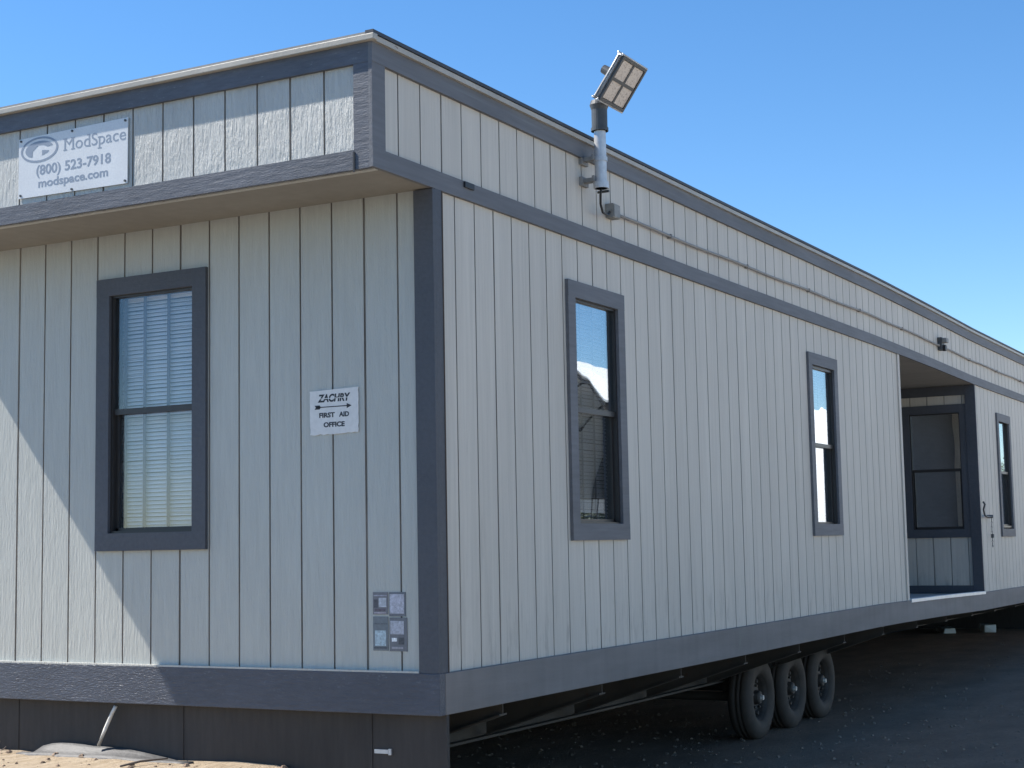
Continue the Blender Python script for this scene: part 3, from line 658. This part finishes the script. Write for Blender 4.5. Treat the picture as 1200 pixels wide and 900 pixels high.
bm = bmesh.new(); tube(bm, [(-.32, 1.75, gh(-.32, 1.75)+.01), (-.20, 1.72, gh(-.2, 1.72)+.018), (-.10, 1.62, gh(-.1, 1.62)+.03)], [.006, .007, .004], 6)
tag(obj('twig', bm, 'twig', smooth=True), 'short dark twig on the sunlit sand below the leaning rod', 'twig')
# pale debris far under the trailer
for (nm_, x, y, z, s, lab, cat) in (('timber_offcut', 21.5, 2.74, -1.05, (.55, .20, .10), 'pale timber offcut lying far under the trailer, left of the broken block', 'offcut'),
                           ('broken_block', 21.9, 2.10, -1.05, (.26, .20, .13), 'broken pale block lying far under the trailer near its end', 'block')):
    bm = bmesh.new(); Mt = Matrix.Translation((x, y, z)) @ Matrix.Rotation(.5, 4, 'Z')
    box(bm, -s[0]/2, s[0]/2, -s[1]/2, s[1]/2, 0, s[2], Mt)
    for v in bm.verts: v.co += Vector((random.uniform(-.02, .02), random.uniform(-.02, .02), random.uniform(-.015, .015)))
    tag(obj(nm_, bm, 'threshold', bevel=.01), lab, cat)

# ================================================================ what the side windows mirror: a white hoop shelter and two trees
def shelter(SX0, SX1, SYC, SZC, SR, zo, label, ends):
    SH = empty('fabric_shelter', ((SX0+SX1)/2, SYC, -1.05), label, 'shelter')
    def arc(r_, a0=0, a1=180, nseg=32): return [(SYC+r_*math.cos(R(a0+(a1-a0)*k/nseg)), SZC+r_*math.sin(R(a0+(a1-a0)*k/nseg))) for k in range(nseg+1)]
    def shell(r_): return [(SYC+r_, -1.1)]+[q for q in arc(r_) if q[0] > SYC or q[1] > zo]
    bm = bmesh.new(); po = shell(SR); pi_ = shell(SR-.03)
    m_ = min(len(po), len(pi_)); po = po[:m_]; pi_ = pi_[:m_]
    ns = 27; rows = []
    for k in range(ns+1):
        x = SX0+(SX1-SX0)*k/ns; s = -.035 if k % 3 else 0
        rows.append(([bm.verts.new((x, y+(s if y > SYC else -s)*.6, z+s)) for y, z in po], [bm.verts.new((x, y, z+s)) for y, z in pi_]))
    for k in range(ns):
        for i in range(m_-1):
            bm.faces.new((rows[k][0][i], rows[k][0][i+1], rows[k+1][0][i+1], rows[k+1][0][i])); bm.faces.new((rows[k][1][i], rows[k+1][1][i], rows[k+1][1][i+1], rows[k][1][i+1]))
    for r_ in (rows[0], rows[-1]):
        for i in range(m_-1): bm.faces.new((r_[0][i], r_[0][i+1], r_[1][i+1], r_[1][i]))
    obj('fabric_cover', bm, 'fabric', SH)
    for xe, full in ends:
        bm = bmesh.new(); rr = SR-.04
        pts = [(y, z) for y, z in arc(rr) if z > (zo if not full else -9)]
        if full: pts = [(SYC+rr, -1.1)]+pts+[(SYC-rr, -1.1)]
        poly(bm, pts, xe-.01, xe+.01); obj('end_panel', bm, 'fabric' if full else 'shelter_end', SH)
    for k in range(0, 5):
        x = SX0+.08+(SX1-SX0-.25)*k/4; bm = bmesh.new()
        tube(bm, [(x, SYC+SR-.12, -1.1)]+[(x, y, z) for y, z in arc(SR-.12)]+[(x, SYC-SR+.12, -1.1)], .035, 6)
        obj('truss_frame', bm, 'shelter_end', SH)
    return SH
shelter(26.0, 39.5, -14.27, 1.29, 4.0, 1.7, 'open ended white fabric hoop shelter across the yard, mirrored in the nearest side window', ((39.45, False),))
shelter(39.9, 48.0, -15.6, 1.3, 4.6, 1.7, 'second white fabric shelter behind the first one, mirrored in the second side window', ())

def tree(x, y, h, cr, label, seed, group=None):
    rnd = random.Random(seed); z0 = gh(x, y)
    tr_ = empty('desert_tree', (x, y, z0), label, 'tree')
    bm = bmesh.new(); tube(bm, [(x, y, z0-.1), (x+.1, y, z0+h*.3), (x, y+.1, z0+h*.6)], [.16, .11, .05], 8)
    cl = []
    for k in range(9):
        a = rnd.uniform(0, 6.28); rr = cr*rnd.uniform(.3, .8); c = Vector((x+rr*math.cos(a), y+rr*math.sin(a), z0+h*rnd.uniform(.5, .88))); cl.append((c, cr*rnd.uniform(.3, .5)))
        tube(bm, [(x, y, z0+h*.28), (x+.5*(c.x-x), y+.5*(c.y-y), z0+h*.45), c], [.06, .04, .015], 5)
    obj('trunk', bm, 'bark', tr_)
    bm = bmesh.new()
    for c, r_ in cl:
        for k in range(800):
            d = Vector((rnd.gauss(0, 1), rnd.gauss(0, 1), rnd.gauss(0, .7))).normalized()*r_*rnd.uniform(.4, 1.1)**.6; p = c+d
            u_ = Vector((rnd.gauss(0, 1), rnd.gauss(0, 1), rnd.gauss(0, 1))).normalized()*.06; v_ = u_.cross(Vector((rnd.gauss(0, 1), rnd.gauss(0, 1), rnd.gauss(0, 1)))).normalized()*.035
            bm.faces.new([bm.verts.new(q) for q in (p-u_, p+v_, p+u_, p-v_)])
    obj('crown', bm, 'leaf', tr_)
tree(47, -21.5, 3.4, 1.9, 'small bushy olive green tree beyond the white shelter', 11)
tree(60, -9.6, 5.2, 2.6, 'taller spreading tree in the open across the yard', 12)
